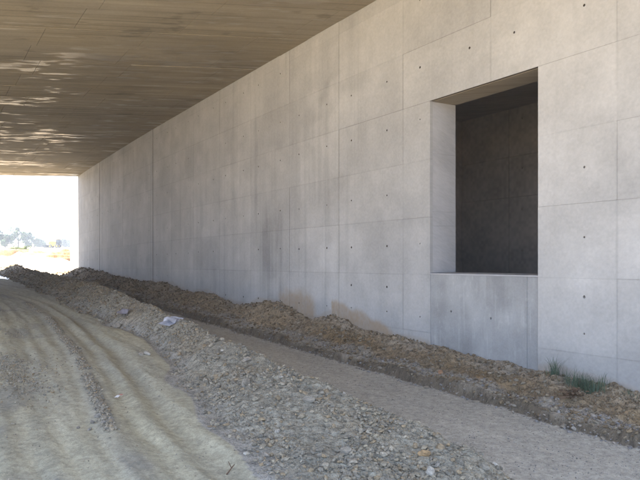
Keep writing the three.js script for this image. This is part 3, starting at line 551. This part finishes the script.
function leafCloud(blobs, n, leaf) {
  const P = [], Nn = [], I = []; let k = 0; const a = new THREE.Vector3(), u = new THREE.Vector3(), v = new THREE.Vector3();
  for (let i = 0; i < n; i++) {
    const [bx, by, bz, br] = blobs[Math.floor(rnd() * blobs.length)];
    do a.set(rr(-1, 1), rr(-1, 1), rr(-1, 1)); while (a.lengthSq() > 1 || a.lengthSq() < 0.1);
    const nn = a.clone().normalize(); a.multiplyScalar(br).add(new THREE.Vector3(bx, by, bz));
    u.set(rr(-1, 1), rr(-1, 1), rr(-1, 1)).normalize(); v.crossVectors(u, new THREE.Vector3(rr(-1, 1), rr(-1, 1), rr(-1, 1))).normalize().multiplyScalar(leaf * rr(0.5, 1)); u.multiplyScalar(leaf * rr(0.6, 1.2));
    for (const [x, y] of [[-1, 0], [0, -0.6], [1, 0], [0, 0.6]]) { P.push(a.x + u.x * x + v.x * y, a.y + u.y * x + v.y * y, a.z + u.z * x + v.z * y); Nn.push(nn.x, nn.y, nn.z); }
    I.push(k, k + 1, k + 2, k, k + 2, k + 3); k += 4;
  }
  const g = new THREE.BufferGeometry(); g.setAttribute('position', new THREE.Float32BufferAttribute(P, 3)); g.setAttribute('normal', new THREE.Float32BufferAttribute(Nn, 3)); g.setIndex(I); return g;
}
function tree(px, Z, h, w, label) {
  const [p, s] = at(px, Z), t = thing('tree', label, 'tree', [p, G(p, s) - 0.1, -s], 0, 'trees on the horizon');
  const limbs = [[[0, 0, 0], [0.1, h * 0.4, 0], w * 0.045], [[0.1, h * 0.4, 0], [-w * 0.1, h * 0.8, 0.1], w * 0.03]]; const blobs = [];
  for (let i = 0; i < 14; i++) { const a = rr(0, 6.28), r = w * 0.36 * Math.sqrt(rnd()), y = h * rr(0.2, 0.88); blobs.push([Math.cos(a) * r, y, Math.sin(a) * r, w * rr(0.12, 0.22)]); if (i < 6) limbs.push([[0.05, h * rr(0.25, 0.45), 0], [Math.cos(a) * r, y, Math.sin(a) * r], w * 0.016]); }
  mesh('trunk', twig(limbs), barkMat, t); mesh('crown', leafCloud(blobs, 3200, w * 0.04), crownMats[Math.floor(rnd() * 3)], t);
}
tree(-6, 150, 5.2, 5.2, 'leafy tree cropped by the sky opening, left of a taller hazy pair');
tree(5, 165, 3.8, 4.5, 'low rounded tree between the cropped tree and tallest tree');
tree(18, 175, 6.0, 5.2, 'tallest of the hazy trees on the horizon');
tree(27, 185, 4.8, 4.6, 'broad hazy tree beside the tallest one');
tree(34, 200, 4.0, 4.6, 'mid-height hazy tree next to the broad one');
tree(41, 215, 2.8, 5.0, 'low spreading hazy tree before the yellow machine');
tree(61, 240, 3.2, 5.5, 'faint low tree beyond the yellow machine');
tree(69, 260, 3.2, 6.0, 'faint tree furthest back, near the wall end');
function shrub(px, Z, h, w, label) { const [p, s] = at(px, Z), t = thing('shrub', label, 'shrub', [p, G(p, s) - 0.05, -s], 0, 'shrubs on the sunlit ground'); const blobs = [], limbs = []; for (let i = 0; i < 6; i++) { const b = [rr(-0.4, 0.4) * w, h * rr(0.35, 0.7), rr(-0.4, 0.4) * w, w * rr(0.14, 0.25)]; blobs.push(b); limbs.push([[0, 0, 0], b.slice(0, 3), 0.012]); } mesh('stems', twig(limbs), barkMat, t); mesh('foliage', leafCloud(blobs, 500, w * 0.05), new THREE.MeshPhysicalMaterial({ color: rgb(0.13, 0.17, 0.05), roughness: 0.9, side: THREE.DoubleSide }), t); }
for (const [px, Z, h, w, l] of [[13, 78, 0.8, 1.3, 'low green shrub at the left end of the row on bare earth'], [19, 76, 0.6, 1.2, 'second low green shrub of the row on bare earth'], [25, 80, 0.75, 1.5, 'wide green shrub nearest the maroon bundle'], [22, 72, 0.4, 0.9, 'small green shrub in front of the row']]) shrub(px, Z, h, w, l);

// yellow earthmoving machine
{
  const [p, s] = at(53.5, 150), t = thing('wheel_loader', 'small yellow wheel loader with dark cab parked before the hazy trees', 'loader', [p, G(p, s), -s], -0.573);
  const yel = std({ color: rgb(0.75, 0.5, 0.03), roughness: 0.45 }), dark = std({ color: rgb(0.03, 0.03, 0.035), roughness: 0.7 }), glass = new THREE.MeshPhysicalMaterial({ color: rgb(0.05, 0.07, 0.09), roughness: 0.08 });
  const prism = (pts, w, bev = 0.03) => { const g = new THREE.ExtrudeGeometry(new THREE.Shape(pts.map(([x, y]) => new THREE.Vector2(x, y))), { depth: w, bevelEnabled: true, bevelSize: bev, bevelThickness: bev, bevelSegments: 2 }); g.translate(0, 0, -w / 2); return g; };
  mesh('engine_body', prism([[-0.9, 0.55], [0.75, 0.55], [0.75, 1.5], [0.3, 1.62], [-0.75, 1.62], [-0.95, 1.2]], 1.3), yel, t);
  const cab = mesh('cab', prism([[0.8, 0.9], [1.65, 0.9], [1.72, 1.3], [1.5, 2.05], [0.85, 2.05]], 1.15), dark, t); const roof = mesh('roof', prism([[0.75, 2.09], [1.58, 2.09], [1.55, 2.17], [0.78, 2.17]], 1.25), yel, cab); void roof; const win = mesh('window', prism([[0.95, 1.35], [1.58, 1.35], [1.44, 1.95], [0.95, 1.95]], 1.24, 0.005), glass, cab); void win;
  mesh('lift_arm', prism([[-0.8, 0.9], [-1.5, 0.45], [-1.5, 0.3], [-0.7, 0.7]], 0.9), dark, t);
  mesh('bucket', prism([[-1.5, 0.1], [-2.05, 0.1], [-2.0, 0.18], [-1.62, 0.3], [-1.7, 0.75], [-1.5, 0.75]], 1.7), dark, t);
  for (const [x, z] of [[-0.55, -0.75], [-0.55, 0.75], [1.05, -0.75], [1.05, 0.75]]) { const w = new THREE.Group(); w.name = 'wheel'; w.position.set(x, 0.45, z); t.add(w); const ty = mesh('tyre', new THREE.TorusGeometry(0.32, 0.14, 8, 20), dark, w); void ty; const rim = new THREE.CylinderGeometry(0.2, 0.2, 0.16, 14); rim.rotateX(Math.PI / 2); mesh('rim', rim, yel, w); }
}
{
  const [p, s] = at(43.2, 74), t = thing('tarpaulin_bundle', 'maroon covered bundle on the sunlit earth with a dark pole beside it', 'bundle', [p, G(p, s), -s], -0.573);
  const g = new THREE.SphereGeometry(1, 28, 14), a = g.attributes.position; for (let i = 0; i < a.count; i++) { const x = a.getX(i), y = a.getY(i), z = a.getZ(i), k = 1 + 0.16 * fbm(x * 3, z * 3 + y * 2, 3, 1001); a.setXYZ(i, Math.sign(x) * Math.abs(x) ** 0.6 * 0.38 * k, (Math.max(y, -0.2) * 0.34 + 0.06) * k, Math.sign(z) * Math.abs(z) ** 0.6 * 0.3 * k); } g.computeVertexNormals();
  mesh('cover', g, std({ color: rgb(0.16, 0.03, 0.05), roughness: 0.8 }), t);
  const pole = new THREE.CylinderGeometry(0.05, 0.06, 1.1, 12); pole.rotateZ(Math.PI / 2 - 0.08); pole.translate(-0.55, 0.14, 0.25); mesh('pole', pole, std({ color: rgb(0.04, 0.03, 0.04) }), t);
}
function heap(px, Z, w, h, label) {
  const [p, s] = at(px, Z), g = new THREE.CircleGeometry(1, 48, 0, 6.2832), n = 40, P = [], I = []; g.dispose();
  for (let j = 0; j <= n; j++) for (let i = 0; i <= n; i++) { const x = i / n * 2 - 1, z = j / n * 2 - 1, r = Math.hypot(x, z) * (1 + 0.25 * noise(x * 1.5 + px, z * 1.5, 1011)); const y0 = h * clamp(1 - r) ** 0.8 * (1 + 0.5 * fbm(x * 3 + px, z * 3, 4, 1013)) + 0.1 * fbm(x * 7 + px, z * 7, 3, 1015), q0 = Math.floor(y0 / 0.26), y = 0.26 * (q0 + sstep(0.1, 0.5, y0 / 0.26 - q0)) * 0.7 + y0 * 0.3 - 0.9 * sstep(0.75, 1.15, r); P.push(x * w, y, z * w * 0.8); if (i && j) { const k = j * (n + 1) + i; I.push(k - n - 2, k - 1, k, k - n - 2, k, k - n - 1); } }
  const geo = new THREE.BufferGeometry(); geo.setAttribute('position', new THREE.Float32BufferAttribute(P, 3)); geo.setIndex(I); geo.setAttribute('uv', new THREE.Float32BufferAttribute(P.flatMap((_, i) => i % 3 === 1 ? [] : [P[i]]), 2)); geo.computeVertexNormals();
  const m = mesh('earth_heap', geo, std({ color: rgb(0.36, 0.2, 0.09), map: g2, bumpMap: gritBump, bumpScale: 0.02, roughness: 1 })); m.position.set(p, G(p, s), -s); tag(m, label, 'earth heap', 'sunlit earth heaps beyond the far end');
}
heap(65, 52, 1.7, 0.95, 'steep orange earth heap next to the wall end');
heap(55, 49, 1.3, 0.62, 'orange earth heap between ridge end and wall end');
heap(36, 60, 2.2, 0.4, 'low pale earth heap in front of the maroon bundle');
heap(4, 66, 2.6, 0.25, 'low wide earth heap left of the shrubs');

scene.fog = new THREE.FogExp2(0xe8eef5, 0.0013);
renderer.render(scene, camera);
